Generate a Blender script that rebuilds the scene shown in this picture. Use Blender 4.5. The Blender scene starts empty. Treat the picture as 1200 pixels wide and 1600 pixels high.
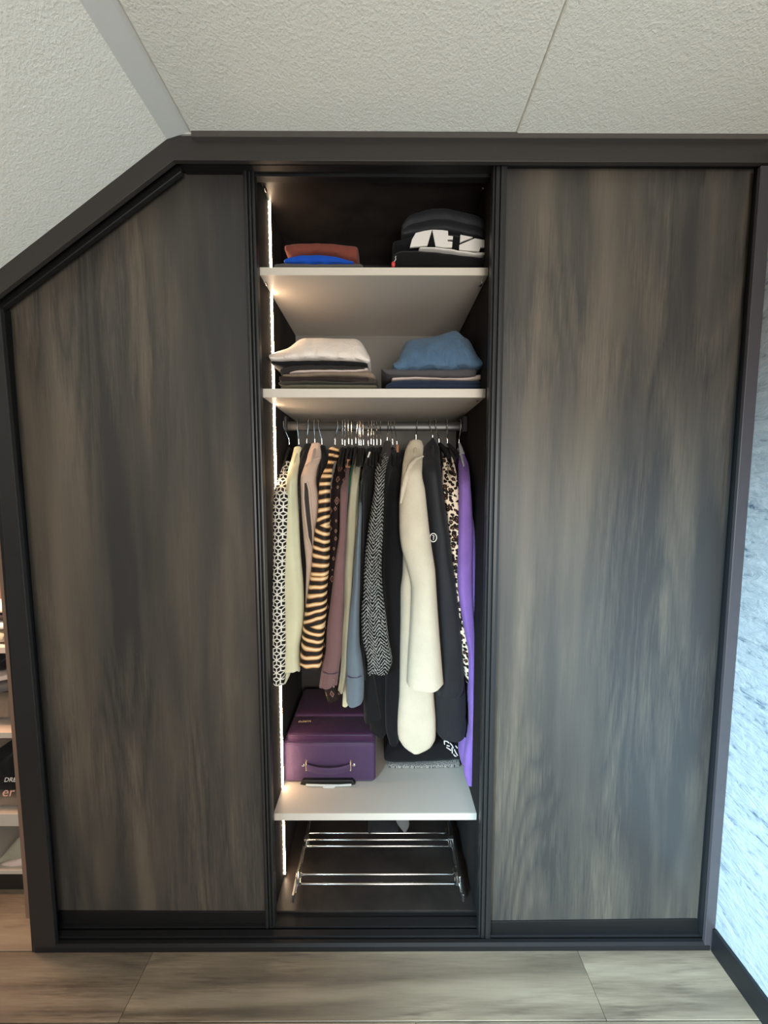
import bpy, bmesh, math, random
import numpy as np
from mathutils import Vector, Matrix
random.seed(7)
SC = bpy.context.scene
COL = SC.collection
# ------------------------------------------------------------------ camera, world, lights, exposure
F, HC, DC = 565.0, 1.64, 1.15           # focal length in pixels, camera height, distance to the wardrobe front (Y = 0)
PIT, YAW = math.radians(4.4), math.radians(-.15)
_cy, _sy, _cp, _sp = math.cos(YAW), math.sin(YAW), math.cos(PIT), math.sin(PIT)
FW = np.array([-_sy*_cp, _cy*_cp, -_sp]); RT = np.array([_cy, _sy, 0.]); UP = np.cross(RT, FW); CP = np.array([0., -DC, HC])
cam = bpy.data.cameras.new('camera'); cam.sensor_fit = 'VERTICAL'; cam.sensor_height = 36; cam.lens = F/1600*36
cam.clip_start = .05
camo = bpy.data.objects.new('camera', cam); COL.objects.link(camo); SC.camera = camo
camo.matrix_world = Matrix(((RT[0], UP[0], -FW[0], CP[0]), (RT[1], UP[1], -FW[1], CP[1]), (RT[2], UP[2], -FW[2], CP[2]), (0, 0, 0, 1)))
w = bpy.data.worlds.new('world'); SC.world = w; w.use_nodes = True
w.node_tree.nodes['Background'].inputs[0].default_value = (1, .96, .90, 1)
w.node_tree.nodes['Background'].inputs[1].default_value = .62
def area(name, loc, rot, sx, sy, col, e, spread=math.pi):
    l = bpy.data.lights.new(name, 'AREA'); l.shape = 'RECTANGLE'; l.size = sx; l.size_y = sy; l.color = col; l.energy = e; l.spread = spread
    o = bpy.data.objects.new(name, l); COL.objects.link(o); o.location = loc; o.rotation_euler = rot; return o
def aim(loc, to): return (Vector(to)-Vector(loc)).to_track_quat('-Z', 'Y').to_euler()
area('window_daylight', (.6, -3.1, 1.3), (math.radians(90), 0, 0), 1.1, 1.5, (1, .97, .92), 46)
sk = (-1.3, -2.6, 2.0)                      # unseen blue light, added to brighten the right wall and right door
area('added_blue_fill', sk, aim(sk, (1.3, -.35, .35)), .6, .7, (.5, .8, 1), 36, math.radians(52))
SC.view_settings.view_transform = 'Standard'; SC.view_settings.look = 'None'
SC.view_settings.gamma = 1; SC.view_settings.use_curve_mapping = False
SC.view_settings.exposure = .68

# ------------------------------------------------------------------ measuring helpers: a sight line cut with a plane of the room
def ray(px, py): return FW + RT*(px-600)/F - UP*(py-800)/F
def P(px, py, Y):
    d = ray(px, py); return CP + d*((Y+DC)/d[1])
def Pz(px, py, z):
    d = ray(px, py); return CP + d*((z-HC)/d[2])
def S(r, g, b, k=1.):
    f = lambda c: ((c/255.+.055)/1.055)**2.4 if c > 10 else c/255./12.92
    return (f(r)*k, f(g)*k, f(b)*k, 1)

# ------------------------------------------------------------------ material helpers
def mat(name, col=(.5, .5, .5, 1), rough=.6, metal=0., spec=None):
    m = bpy.data.materials.new(name); m.use_nodes = True
    b = m.node_tree.nodes['Principled BSDF']; b.inputs['Base Color'].default_value = col
    b.inputs['Roughness'].default_value = rough; b.inputs['Metallic'].default_value = metal
    if spec is not None: b.inputs['Specular IOR Level'].default_value = spec
    return m
def bs(m): return m.node_tree.nodes['Principled BSDF']
def nd(m, t, **kw):
    n = m.node_tree.nodes.new(t)
    for k, v in kw.items():
        if k in n.inputs: n.inputs[k].default_value = v
        else: setattr(n, k, v)
    return n
def lk(m, a, b): m.node_tree.links.new(a, b)
def M(m, op, a, b=None, c=None):
    n = m.node_tree.nodes.new('ShaderNodeMath'); n.operation = op
    for i, v in enumerate((a, b, c)):
        if v is None: continue
        if isinstance(v, (int, float)): n.inputs[i].default_value = v
        else: lk(m, v, n.inputs[i])
    return n.outputs[0]
def ramp(m, fac, stops, interp='LINEAR'):
    r = m.node_tree.nodes.new('ShaderNodeValToRGB'); r.color_ramp.interpolation = interp
    e = r.color_ramp.elements
    while len(e) < len(stops): e.new(.5)
    for x, (p, c) in zip(e, stops): x.position = p; x.color = c
    lk(m, fac, r.inputs[0]); return r.outputs[0]
def coords(m, kind='Object', scale=(1, 1, 1), rot=(0, 0, 0)):
    t = nd(m, 'ShaderNodeTexCoord'); mp = nd(m, 'ShaderNodeMapping')
    mp.inputs['Scale'].default_value = scale; mp.inputs['Rotation'].default_value = rot
    lk(m, t.outputs[kind], mp.inputs[0]); return mp.outputs[0]
def noise(m, vec, scale, detail=4, rough=.55, dist=0.):
    n = nd(m, 'ShaderNodeTexNoise', Scale=scale, Detail=detail, Roughness=rough, Distortion=dist)
    lk(m, vec, n.inputs['Vector']); return n.outputs['Fac']
def bump(m, h, strength=.3, dist=.002):
    b = nd(m, 'ShaderNodeBump', Strength=strength, Distance=dist); lk(m, h, b.inputs['Height']); lk(m, b.outputs[0], bs(m).inputs['Normal'])
def mixc(m, fac, a, b):
    n = nd(m, 'ShaderNodeMix', data_type='RGBA')
    if isinstance(fac, (int, float)): n.inputs[0].default_value = fac
    else: lk(m, fac, n.inputs[0])
    for i, v in ((6, a), (7, b)):
        if isinstance(v, tuple): n.inputs[i].default_value = v
        else: lk(m, v, n.inputs[i])
    return n.outputs[2]
def setc(m, sock): lk(m, sock, bs(m).inputs['Base Color'])

def wood(name, c0, c1, c2, vertical=True, gscale=1., rough=.42, seed=0.):
    m = mat(name, c1, rough)
    def co(a, l): return coords(m, 'Object', (a, a, l) if vertical else (l, a, a))
    def off(v):
        add = nd(m, 'ShaderNodeVectorMath', operation='ADD'); add.inputs[1].default_value = (seed, seed*1.7, seed*.3); lk(m, v, add.inputs[0]); return add.outputs[0]
    big = noise(m, off(co(7*gscale, .75)), 1., 2, .5, .35)
    mid = noise(m, off(co(22*gscale, 1.6)), 1., 3, .6, .3)
    fine = noise(m, co(170, 9), 1., 3, .65, .3)
    patch = noise(m, off(co(4*gscale, 1.3)), 1., 2, .5, .6)
    iso = noise(m, off(co(4.2*gscale, .5)), 1., 1.5, .45, .25)
    g0 = M(m, 'POWER', M(m, 'PINGPONG', M(m, 'ADD', M(m, 'MULTIPLY', iso, 15.), M(m, 'MULTIPLY', fine, .35)), .5), .6)
    mk = nd(m, 'ShaderNodeMapRange', interpolation_type='SMOOTHSTEP'); mk.inputs[1].default_value = .42; mk.inputs[2].default_value = .62; lk(m, patch, mk.inputs[0])
    g = M(m, 'MULTIPLY', M(m, 'SUBTRACT', g0, .4), mk.outputs[0])
    ff = M(m, 'MULTIPLY', M(m, 'SUBTRACT', fine, .5), M(m, 'ADD', M(m, 'MULTIPLY', mk.outputs[0], .3), .12))
    t = M(m, 'ADD', M(m, 'ADD', M(m, 'MULTIPLY', big, .85), M(m, 'MULTIPLY', mid, .14)), M(m, 'ADD', M(m, 'MULTIPLY', g, .2), ff))
    setc(m, ramp(m, t, [(.36, c0), (.52, c1), (.72, c2)]))
    bump(m, M(m, 'ADD', g, fine), .12, .001)
    return m
def fabric(name, col, rough=.9, sc=900, st=.25, var=.25, sheen=.08, wr=.004):
    m = mat(name, col, rough, spec=.2)
    v = coords(m, 'Object'); n = noise(m, v, 14, 3); fn = noise(m, v, sc, 2)
    d = tuple(c*(1-var) for c in col[:3])+(1,)
    t = M(m, 'ADD', M(m, 'MULTIPLY', n, .7), M(m, 'MULTIPLY', fn, .3))
    setc(m, mixc(m, t, d, tuple(min(1, c*(1+var*.6)) for c in col[:3])+(1,)))
    b1 = nd(m, 'ShaderNodeBump', Strength=.6, Distance=wr); lk(m, noise(m, coords(m, 'Object', (1, 1, .45)), 26, 3, .5, .5), b1.inputs['Height'])
    b2 = nd(m, 'ShaderNodeBump', Strength=st, Distance=.0015); lk(m, fn, b2.inputs['Height']); lk(m, b1.outputs[0], b2.inputs['Normal']); lk(m, b2.outputs[0], bs(m).inputs['Normal'])
    bs(m).inputs['Sheen Weight'].default_value = sheen; bs(m).inputs['Sheen Roughness'].default_value = .5
    return m
def uv(m):
    t = nd(m, 'ShaderNodeTexCoord'); s = nd(m, 'ShaderNodeSeparateXYZ'); lk(m, t.outputs['UV'], s.inputs[0])
    return s.outputs[0], s.outputs[1], t.outputs['UV']
def lattice_print(name):
    m = mat(name, rough=.75, spec=.2); u, v, _ = uv(m); a = .0165; h = a*math.sqrt(3)/2; out = None
    for k in range(3):
        an = math.radians(90+120*k); dx, dy = math.cos(an), math.sin(an)
        s = M(m, 'DIVIDE', M(m, 'ADD', M(m, 'MULTIPLY', u, dx), M(m, 'MULTIPLY', v, dy)), a)
        t = M(m, 'DIVIDE', M(m, 'ADD', M(m, 'MULTIPLY', u, -dy), M(m, 'MULTIPLY', v, dx)), h)
        j = M(m, 'ROUND', t)
        d = M(m, 'MULTIPLY', M(m, 'ABSOLUTE', M(m, 'SUBTRACT', t, j)), h)
        on = M(m, 'LESS_THAN', d, .0021)
        i = M(m, 'FLOOR', M(m, 'SUBTRACT', s, M(m, 'MULTIPLY', j, .5)))
        ty = M(m, 'FLOORED_MODULO', M(m, 'SUBTRACT', i, j), 3.)
        off = M(m, 'COMPARE', ty, 1., .3)
        e = M(m, 'MULTIPLY', on, M(m, 'SUBTRACT', 1., off))
        out = e if out is None else M(m, 'MAXIMUM', out, e)
    setc(m, mixc(m, out, S(24, 22, 20), S(225, 218, 205))); return m
def zebra_print(name):
    m = mat(name, rough=.6, spec=.25); u, v, uvv = uv(m)
    d = M(m, 'PINGPONG', M(m, 'ADD', v, .03), .19)                        # stripes mirror about two seams
    bend = M(m, 'MULTIPLY', M(m, 'POWER', M(m, 'ABSOLUTE', M(m, 'SUBTRACT', u, .045)), 1.6), M(m, 'MULTIPLY', M(m, 'SUBTRACT', .17, d), 9.))
    n = nd(m, 'ShaderNodeTexNoise', Scale=9., Detail=2.); lk(m, uvv, n.inputs['Vector'])
    ph = M(m, 'ADD', M(m, 'MULTIPLY', M(m, 'ADD', d, bend), 35.), M(m, 'MULTIPLY', n.outputs['Fac'], .9))
    f = M(m, 'FRACT', ph)
    top = mixc(m, n.outputs['Fac'], S(205, 135, 70), S(245, 225, 185))
    r = ramp(m, f, [(0, S(28, 22, 18)), (.42, S(38, 29, 22)), (.52, S(196, 132, 78)), (.66, S(240, 218, 176)), (.86, S(222, 168, 108)), (.97, S(60, 42, 30))])
    setc(m, r); return m
def leopard_print(name):
    m = mat(name, rough=.75, spec=.2); u, v, uvv = uv(m)
    n = nd(m, 'ShaderNodeTexNoise', Scale=90., Detail=2.); lk(m, uvv, n.inputs['Vector'])
    vo = nd(m, 'ShaderNodeTexVoronoi', Scale=74.); 
    ad = nd(m, 'ShaderNodeVectorMath', operation='MULTIPLY_ADD'); lk(m, n.outputs['Color'], ad.inputs[0]); ad.inputs[1].default_value = (.012, .012, 0); lk(m, uvv, ad.inputs[2])
    lk(m, ad.outputs[0], vo.inputs['Vector'])
    d = vo.outputs['Distance']
    ring = M(m, 'MULTIPLY', M(m, 'GREATER_THAN', d, .22), M(m, 'LESS_THAN', d, .56))
    c = mixc(m, M(m, 'LESS_THAN', d, .22), S(226, 205, 180), S(120, 78, 52))
    setc(m, mixc(m, ring, c, S(26, 18, 16))); return m
def tweed_print(name):
    m = mat(name, rough=.9, spec=.15); u, v, uvv = uv(m)
    n = nd(m, 'ShaderNodeTexNoise', Scale=170., Detail=2.); lk(m, uvv, n.inputs['Vector'])
    z = M(m, 'PINGPONG', M(m, 'ADD', u, .2), .022)
    ph = M(m, 'ADD', M(m, 'DIVIDE', M(m, 'ADD', v, M(m, 'MULTIPLY', z, 1.35)), .0138), M(m, 'MULTIPLY', n.outputs['Fac'], 1.2))
    f = M(m, 'ABSOLUTE', M(m, 'SUBTRACT', M(m, 'FRACT', ph), .5))
    edge = M(m, 'ABSOLUTE', u)
    setc(m, ramp(m, M(m, 'ADD', f, M(m, 'MULTIPLY', M(m, 'SUBTRACT', n.outputs['Fac'], .5), .55)), [(.27, S(12, 12, 12)), (.36, S(150, 148, 143))]))
    bump(m, f, .3, .002); return m
def paisley_print(name):
    m = mat(name, rough=.75, spec=.2); u, v, uvv = uv(m)
    mp = nd(m, 'ShaderNodeMapping'); mp.inputs['Scale'].default_value = (42, 26, 1); lk(m, uvv, mp.inputs[0])
    vo = nd(m, 'ShaderNodeTexVoronoi', Scale=1., Randomness=.35, distance='MANHATTAN'); lk(m, mp.outputs[0], vo.inputs['Vector'])
    d = vo.outputs['Distance']
    setc(m, ramp(m, d, [(0, S(150, 120, 105)), (.14, S(70, 34, 30)), (.3, S(84, 40, 34)), (.36, S(160, 130, 112)), (.43, S(30, 19, 18))], 'CONSTANT')); return m
def floor_wood(name, k):
    c = [S(98, 85, 71), S(142, 126, 106), S(172, 155, 132)]
    m = wood(name, *[tuple(x*k for x in q[:3])+(1,) for q in c], vertical=False, gscale=1.3, rough=.5, seed=k*3.1)
    return m
def plaster(name, col, sc, st, dist=.003):
    m = mat(name, col, .85, spec=.25); v = coords(m, 'Object')
    a = noise(m, v, sc, 3, .6); b = noise(m, v, sc*.35, 2)
    bump(m, M(m, 'ADD', M(m, 'POWER', a, 2.), M(m, 'MULTIPLY', b, .5)), st, dist); return m
def stone_wall(name):
    m = mat(name, S(225, 230, 232), .8, spec=.25); v = coords(m, 'Object', (1, 3.2, 11), (.62, 0, 0))
    n = noise(m, v, 3.2, 5, .62, 1.2); n2 = noise(m, coords(m, 'Object', (1, 5, 9), (.35, 0, 0)), 6, 4, .6, .6)
    t = M(m, 'ADD', M(m, 'MULTIPLY', n, .65), M(m, 'MULTIPLY', n2, .35))
    setc(m, ramp(m, t, [(.31, S(72, 84, 98)), (.37, S(122, 132, 142)), (.44, S(160, 166, 170)), (.7, S(188, 191, 192))]))
    bump(m, t, .8, .012); return m

MT = dict(
    door=wood('dark_wood_laminate', S(52, 50, 49), S(72, 67, 61), S(100, 90, 78)),
    frame=mat('anthracite_frame', S(31, 31, 32), .42), track=mat('black_track', S(18, 17, 17), .5),
    frame_wood=mat('dark_fascia', S(48, 44, 41), .5),
    inner=wood('dark_interior_panel', S(36, 32, 30), S(46, 41, 38), S(54, 48, 44), rough=.42),
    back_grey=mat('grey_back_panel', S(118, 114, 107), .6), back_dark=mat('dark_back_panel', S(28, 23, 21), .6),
    shelf=mat('light_shelf', S(186, 177, 166), .45), shelf_edge=mat('shelf_edge_band', S(204, 194, 180), .4),
    chrome=mat('chrome', (.78, .77, .75, 1), .16, 1.), steel=mat('grey_steel', (.42, .41, .4, 1), .38, 1.), rail=mat('rail_metal', (.045, .043, .04, 1), .3, .3),
    black=mat('black_plastic', S(20, 19, 20), .45), white=mat('white_print', S(226, 220, 212), .8), gold=mat('gold_metal', (.85, .62, .36, 1), .35, .35),
    plaster=plaster('stucco_white', S(236, 235, 225), 150, .55, .004), strip=plaster('strip_white', S(214, 215, 211), 90, .12),
    stone=stone_wall('white_stone_wallpaper'), base=mat('black_baseboard', S(24, 24, 26), .45),
    wallb=mat('plain_wall', S(150, 146, 140), .85), silverclear=mat('clear_plastic', S(190, 190, 190), .2),
    cream=fabric('cream_cotton', S(212, 206, 172)), blackf=fabric('black_cloth', S(20, 19, 20)), blackf2=fabric('black_wool', S(16, 15, 17), sc=500),
    blackf3=fabric('charcoal_nylon', S(34, 34, 37), rough=.55), beige=fabric('beige_boucle', S(196, 172, 156), sc=200, st=1., var=.3), lining=mat('dark_lining', S(52, 45, 42), .9),
    lattice=lattice_print('lattice_print'), zebra=zebra_print('zebra_print'), leopard=leopard_print('leopard_print'), tweed=tweed_print('tweed_weave'), paisley=paisley_print('paisley_print'),
    burg=fabric('dusty_burgundy', S(118, 88, 87)), khaki=fabric('khaki_cotton', S(166, 159, 134)), slate=fabric('slate_cotton', S(106, 116, 124)), teal=fabric('teal_cloth', S(36, 120, 96)),
    tan=mat('tan_leather', S(150, 96, 62), .6), teddy=fabric('cream_teddy', S(208, 195, 172), sc=210, st=1., var=.2), purple=fabric('purple_knit', S(140, 104, 176), sc=200, st=1., var=.35),
    suit=fabric('suitcase_purple', S(74, 53, 82), rough=.55, sc=1500, st=.12, sheen=.1), suitd=fabric('suitcase_plum', S(58, 30, 60), rough=.5, sc=1500, st=.12, sheen=.1), seam=mat('seam_piping', S(52, 26, 60), .5),
    grip=mat('silver_grip', S(196, 196, 192), .35), denim=fabric('blue_denim', S(84, 110, 136), sc=260, st=.4, var=.6, wr=.02), denimd=fabric('dark_denim', S(40, 50, 70), sc=700, var=.4),
    whitej=fabric('white_cotton', S(232, 218, 206), var=.08, wr=.014), pink=fabric('pale_pink', S(206, 186, 176)), taupe=fabric('taupe_cotton', S(132, 114, 98)), olive=fabric('olive_cotton', S(100, 96, 80)), dgreen=fabric('dark_olive', S(66, 62, 54)),
    dbrown=fabric('dark_brown', S(56, 44, 40)), dgrey=fabric('dark_grey_cotton', S(54, 49, 47)), char=fabric('charcoal_denim', S(80, 78, 80), var=.3), rust=fabric('rust_knit', S(126, 66, 54), sc=400, st=.5), blue=fabric('bright_blue_knit', S(26, 82, 190), sc=400, st=.5, var=.4), greyf=fabric('grey_cotton', S(92, 88, 86)),
    ribbed=fabric('black_rib', S(17, 16, 17), sc=300, st=.6), red=mat('red_bead', S(215, 70, 70), .4), shoe=fabric('pale_sage', S(150, 146, 130)), warmpanel=mat('brown_panel', S(122, 98, 84), .6),
    sign=mat('cream_ink', S(224, 170, 150), .7), herr=None)
m = wood('matt_side_panel', S(30, 27, 26), S(40, 36, 34), S(48, 43, 40), rough=.8); bs(m).inputs['Specular IOR Level'].default_value = .12; MT['side'] = m
m = mat('emissive_led', (1, .9, .75, 1)); bs(m).inputs['Emission Color'].default_value = (1, .70, .45, 1); bs(m).inputs['Emission Strength'].default_value = 44; MT['led'] = m
m = mat('emissive_diffuser', (1, .9, .75, 1)); bs(m).inputs['Emission Color'].default_value = (1, .86, .66, 1); bs(m).inputs['Emission Strength'].default_value = 3.2; MT['glow'] = m
m = mat('emissive_reflection', (1, .9, .75, 1)); bs(m).inputs['Emission Color'].default_value = (1, .80, .58, 1); bs(m).inputs['Emission Strength'].default_value = 2.2; MT['reflection'] = m
m = fabric('grey_herringbone_fold', S(120, 116, 110)); v = coords(m, 'Object', (1, 1, .1)); setc(m, ramp(m, noise(m, v, 300, 2), [(.4, S(60, 58, 56)), (.6, S(160, 155, 148))])); MT['herr'] = m

# ------------------------------------------------------------------ object helpers
def link(name, verts, faces, material, parent=None, smooth=False, uvs=None, loc=None):
    me = bpy.data.meshes.new(name); me.from_pydata([tuple(map(float, q)) for q in verts], [], faces)
    if uvs is not None:
        l = me.uv_layers.new(name='UVMap')
        for lp in me.loops: l.data[lp.index].uv = uvs[lp.vertex_index]
    bm = bmesh.new(); bm.from_mesh(me); bmesh.ops.recalc_face_normals(bm, faces=bm.faces); bm.to_mesh(me); bm.free()
    me.materials.append(material)
    if smooth:
        for p in me.polygons: p.use_smooth = True
        me.set_sharp_from_angle(angle=math.radians(52))
    o = bpy.data.objects.new(name, me); COL.objects.link(o)
    if parent is not None:
        o.parent = parent; o.matrix_parent_inverse = Matrix.Translation(-world_loc(parent))
    return o
def world_loc(o):
    v = Vector(o.location)
    while o.parent is not None: v = v + o.matrix_parent_inverse.translation + o.parent.location*1; o = o.parent
    return v if o is None else v
def tag(o, label=None, cat=None, group=None, kind=None):
    for k, v in (('label', label), ('category', cat), ('group', group), ('kind', kind)):
        if v: o[k] = v
    return o
def empty(name, loc, label, cat, group=None):
    o = bpy.data.objects.new(name, None); COL.objects.link(o); o.location = [float(q) for q in loc]; o.empty_display_size = .05
    return tag(o, label, cat, group)
def bevel(o, wd, seg=2):
    b = o.modifiers.new('bevel', 'BEVEL'); b.width = wd; b.segments = seg; b.limit_method = 'ANGLE'; return o
def box(name, a, b, material, parent=None, bv=0.):
    (x0, y0, z0), (x1, y1, z1) = a, b
    v = [(x, y, z) for x in (x0, x1) for y in (y0, y1) for z in (z0, z1)]
    f = [(0, 1, 3, 2), (4, 6, 7, 5), (0, 4, 5, 1), (2, 3, 7, 6), (0, 2, 6, 4), (1, 5, 7, 3)]
    o = link(name, v, f, material, parent)
    if bv: bevel(o, bv)
    return o
def prism(name, poly, y0, y1, material, parent=None, bv=0.):
    n = len(poly); v = [(x, y0, z) for x, z in poly]+[(x, y1, z) for x, z in poly]
    f = [tuple(range(n)), tuple(range(2*n-1, n-1, -1))]+[(i, (i+1) % n, (i+1) % n+n, i+n) for i in range(n)]
    o = link(name, v, f, material, parent)
    if bv: bevel(o, bv)
    return o
def pp(pts, Y): return [(float(P(x, y, Y)[0]), float(P(x, y, Y)[2])) for x, y in pts]
def bar(name, prof, p0, p1, material, parent=None, smooth=False):
    """a profile of (x offset, y) extruded between two foot points (x, z)"""
    n = len(prof); v = [(p0[0]+a, b, p0[1]) for a, b in prof]+[(p1[0]+a, b, p1[1]) for a, b in prof]
    f = [tuple(range(n)), tuple(range(2*n-1, n-1, -1))]+[(i, (i+1) % n, (i+1) % n+n, i+n) for i in range(n)]
    return link(name, v, f, material, parent, smooth)
def tube(name, pts, r, material, parent=None, n=8, closed=False):
    pts = [np.array(p, float) for p in pts]; N = len(pts); V = []; Fc = []; rr = r if isinstance(r, (list, tuple)) else [r]*N
    pn = None
    for i, p in enumerate(pts):
        t = pts[(i+1) % N if closed else min(i+1, N-1)]-pts[(i-1) % N if closed else max(i-1, 0)]; t = t/(np.linalg.norm(t)+1e-12)
        if pn is None:
            a = np.array([0, 0, 1.]) if abs(t[2]) < .9 else np.array([1., 0, 0]); pn = np.cross(t, a)
        pn = pn-t*(pn@t); pn = pn/(np.linalg.norm(pn)+1e-12); b = np.cross(t, pn)
        V += [p+rr[i]*(math.cos(q)*pn+math.sin(q)*b) for q in np.arange(n)*2*math.pi/n]
    for i in range(N if closed else N-1):
        for j in range(n):
            k = (i+1) % N; Fc.append((i*n+j, i*n+(j+1) % n, k*n+(j+1) % n, k*n+j))
    if not closed: Fc += [tuple(range(n))[::-1], tuple(range((N-1)*n, N*n))]
    return link(name, V, Fc, material, parent, True)
def rbox(name, a, b, r, material, parent=None, seg=4):
    o = box(name, a, b, material, parent); bevel(o, r, seg); o.modifiers['bevel'].limit_method = 'NONE'
    for p in o.data.polygons: p.use_smooth = True
    return o
def struct(o): o['kind'] = 'structure'; return o

# ------------------------------------------------------------------ the room
ZT = 2.668; XR = 1.168
floor = struct(box('floor', (-2.4, -3.3, -.06), (1.35, .7, -.012), MT['wallb']))
FM = [floor_wood('floor_oak_%d' % i, k) for i, k in enumerate((.86, 1., 1.08))]
def plank(x0, x1, y0, y1, mt):
    o = box('floor_plank', (x0+.0008, y0+.0008, -.012), (x1-.0008, y1-.0008, 0), mt, floor); bevel(o, .0012, 1); return o
ys = [.68, .44, .21, -.01+.015, -.166, -.40, -.64, -.88, -1.12, -1.36, -1.6, -1.84, -2.08, -2.32, -2.56, -2.8, -3.04, -3.28]
for i in range(len(ys)-1):
    js = {3: [-2.4, -.81, .686, 1.3], 4: [-2.4, -1.3, .1, 1.3]}.get(i, [-2.4, -1.6+.37*((i*7) % 4), -.1+.33*((i*5) % 4), 1.3])
    for k in range(len(js)-1): plank(js[k], js[k+1], ys[i+1], ys[i], FM[0 if (i == 3 and k == 0) else 2 if (i == 3 and k == 1) else 1 if i == 3 else (i+k) % 3])
ceiling = struct(box('ceiling', (-.70, -3.3, ZT+.012), (1.35, .72, ZT+.06), MT['strip']))
def cpanel(x0, x1, dz=0.):
    o = box('ceiling_panel', (x0, -3.3, ZT-dz), (x1, .0, ZT+.03), MT['plaster'], ceiling); bevel(o, .006, 3); return o
cpanel(-.566, .391); cpanel(.391, 1.35, .0045)
box('ceiling_panel', (-.60, 0, ZT+.002), (1.35, .72, ZT+.03), MT['strip'], ceiling)
slx, slz = -2.45, 2.656-(2.45-.637)*.7025
prism('cover_strip', [(-.642, ZT-.014), (-.58, ZT+.004), (-.566, ZT+.006), (-.566, ZT+.02), (-.642, ZT+.02)], -3.3, .0, MT['strip'], ceiling)
prism('sloped_panel', [(-.637, 2.656), (slx, slz), (slx, slz+.05), (-.66, ZT+.06)], -3.3, .72, MT['plaster'], ceiling)
struct(box('wall_right', (XR, -3.3, 0), (XR+.08, .72, ZT+.04), MT['stone']))
struct(box('baseboard_right', (XR-.014, -3.3, 0), (XR, -.002, .087), MT['base'], bv=.002))
struct(box('wall_left', (-2.45, -3.3, 0), (-2.38, .72, 1.42), MT['wallb']))
struct(box('wall_back', (-2.4, .66, 0), (XR, .72, 2.72), MT['wallb']))
struct(box('wall_rear_blocker', (-2.4, -3.38, 0), (-.25, -3.3, 2.72), mat('dark_blocker', S(92, 86, 80), .85)))  # unseen half wall, added dark to cut world light from the left rear
struct(prism('trim_1', pp([(301, 208), (1200, 212), (1200, 221), (301, 217.5)], -.004), -.012, 0, mat('scribe_trim', S(74, 68, 65), .5)))

# ------------------------------------------------------------------ the wardrobe
W = empty('wardrobe', (0, 0, 0), 'built-in dark wood-effect sliding-door wardrobe filling the wall under the sloped ceiling', 'wardrobe')
XL, XI = -.409, .349
# front frame
fo = pp([(1200, 216), (301, 211.5), (263, 212.5), (-40, 450)], 0); fi = pp([(-40, 490), (271, 250), (1200, 254)], 0)
xr_in = .0
prism('fascia', [(XR-.002, fo[0][1]), fo[1], fo[2], fo[3], fi[0], fi[1], (XR-.002, fi[2][1])], 0, .014, MT['frame_wood'], W, .0015)
jl = pp([(-22, 470), (49, 1485), (84.5, 1450), (-1, 480)], 0)
prism('jamb', [jl[0], (jl[1][0], .0), (jl[2][0], .0), jl[3]], .001, .014, MT['frame'], W, .0015)
prism('jamb_filler', [(jl[0][0]-.03, jl[0][1]), (jl[1][0]-.01, 0), (jl[1][0]+.012, 0), (jl[0][0]+.004, jl[0][1])], .014, .1, MT['track'], W)  # hidden dark filler added behind the jamb to block light
jr = pp([(1190, 258), (1103.5, 1450)], 0)
prism('jamb', [(jr[0][0], jr[0][1]), (jr[1][0], 0.), (XR-.001, 0.), (XR-.001, jr[0][1])], .001, .012, mat('jamb_right_lit', S(66, 61, 64), .4), W, .0015)  # same finish as the frame, painted lighter for the light on this side
box('jamb_filler', (XR-.004, .012, 0), (XR-.0005, .1, jr[0][1]), MT['track'], W)
# sill with its raised tracks
zs = .026
bm_prof = [(0, 0), (0, zs*.7), (.006, zs), (.016, zs), (.018, zs-.006), (.024, zs-.006), (.026, zs), (.045, zs), (.047, zs-.01), (.052, zs-.01), (.054, zs), (.082, zs), (.085, zs-.006), (.1, zs-.006), (.1, 0)]
xs0, xs1 = float(P(55, 1488, 0)[0]), XR-.016
n = len(bm_prof); vv = [(xs0, y, z) for y, z in bm_prof]+[(xs1, y, z) for y, z in bm_prof]
link('sill', vv, [tuple(range(n)), tuple(range(2*n-1, n-1, -1))]+[(i, (i+1) % n, (i+1) % n+n, i+n) for i in range(n)], mat('sill_black', S(26, 25, 26), .6, spec=.25), W)
# top track: two stepped rails behind the fascia
zf = fi[1][1]
z1 = float(P(600, 267, .05)[2]); z2 = float(P(600, 282, .09)[2])
box('top_track', (-.62, .03, z1), (XR-.03, .055, ZT-.01), MT['track'], W, .002)
box('top_track', (-.62, .055, z2), (XR-.03, .1, ZT-.01), MT['track'], W, .002)
box('top_track', (-.44, .066, z1-.004), (.40, .07, z1+.004), MT['frame'], W)
# sloped rail above the left door
dg = pp([(-40, 486), (271, 250), (283, 250), (283, 268), (-40, 514)], .035)
prism('sloped_rail', dg, .035, .05, MT['track'], W, .002)
dg = pp([(-40, 482), (271, 252), (285, 256), (285, 271.5), (279, 272), (-40, 519)], .06)
prism('sloped_rail', dg, .06, .066, MT['frame'], W, .001)
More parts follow.
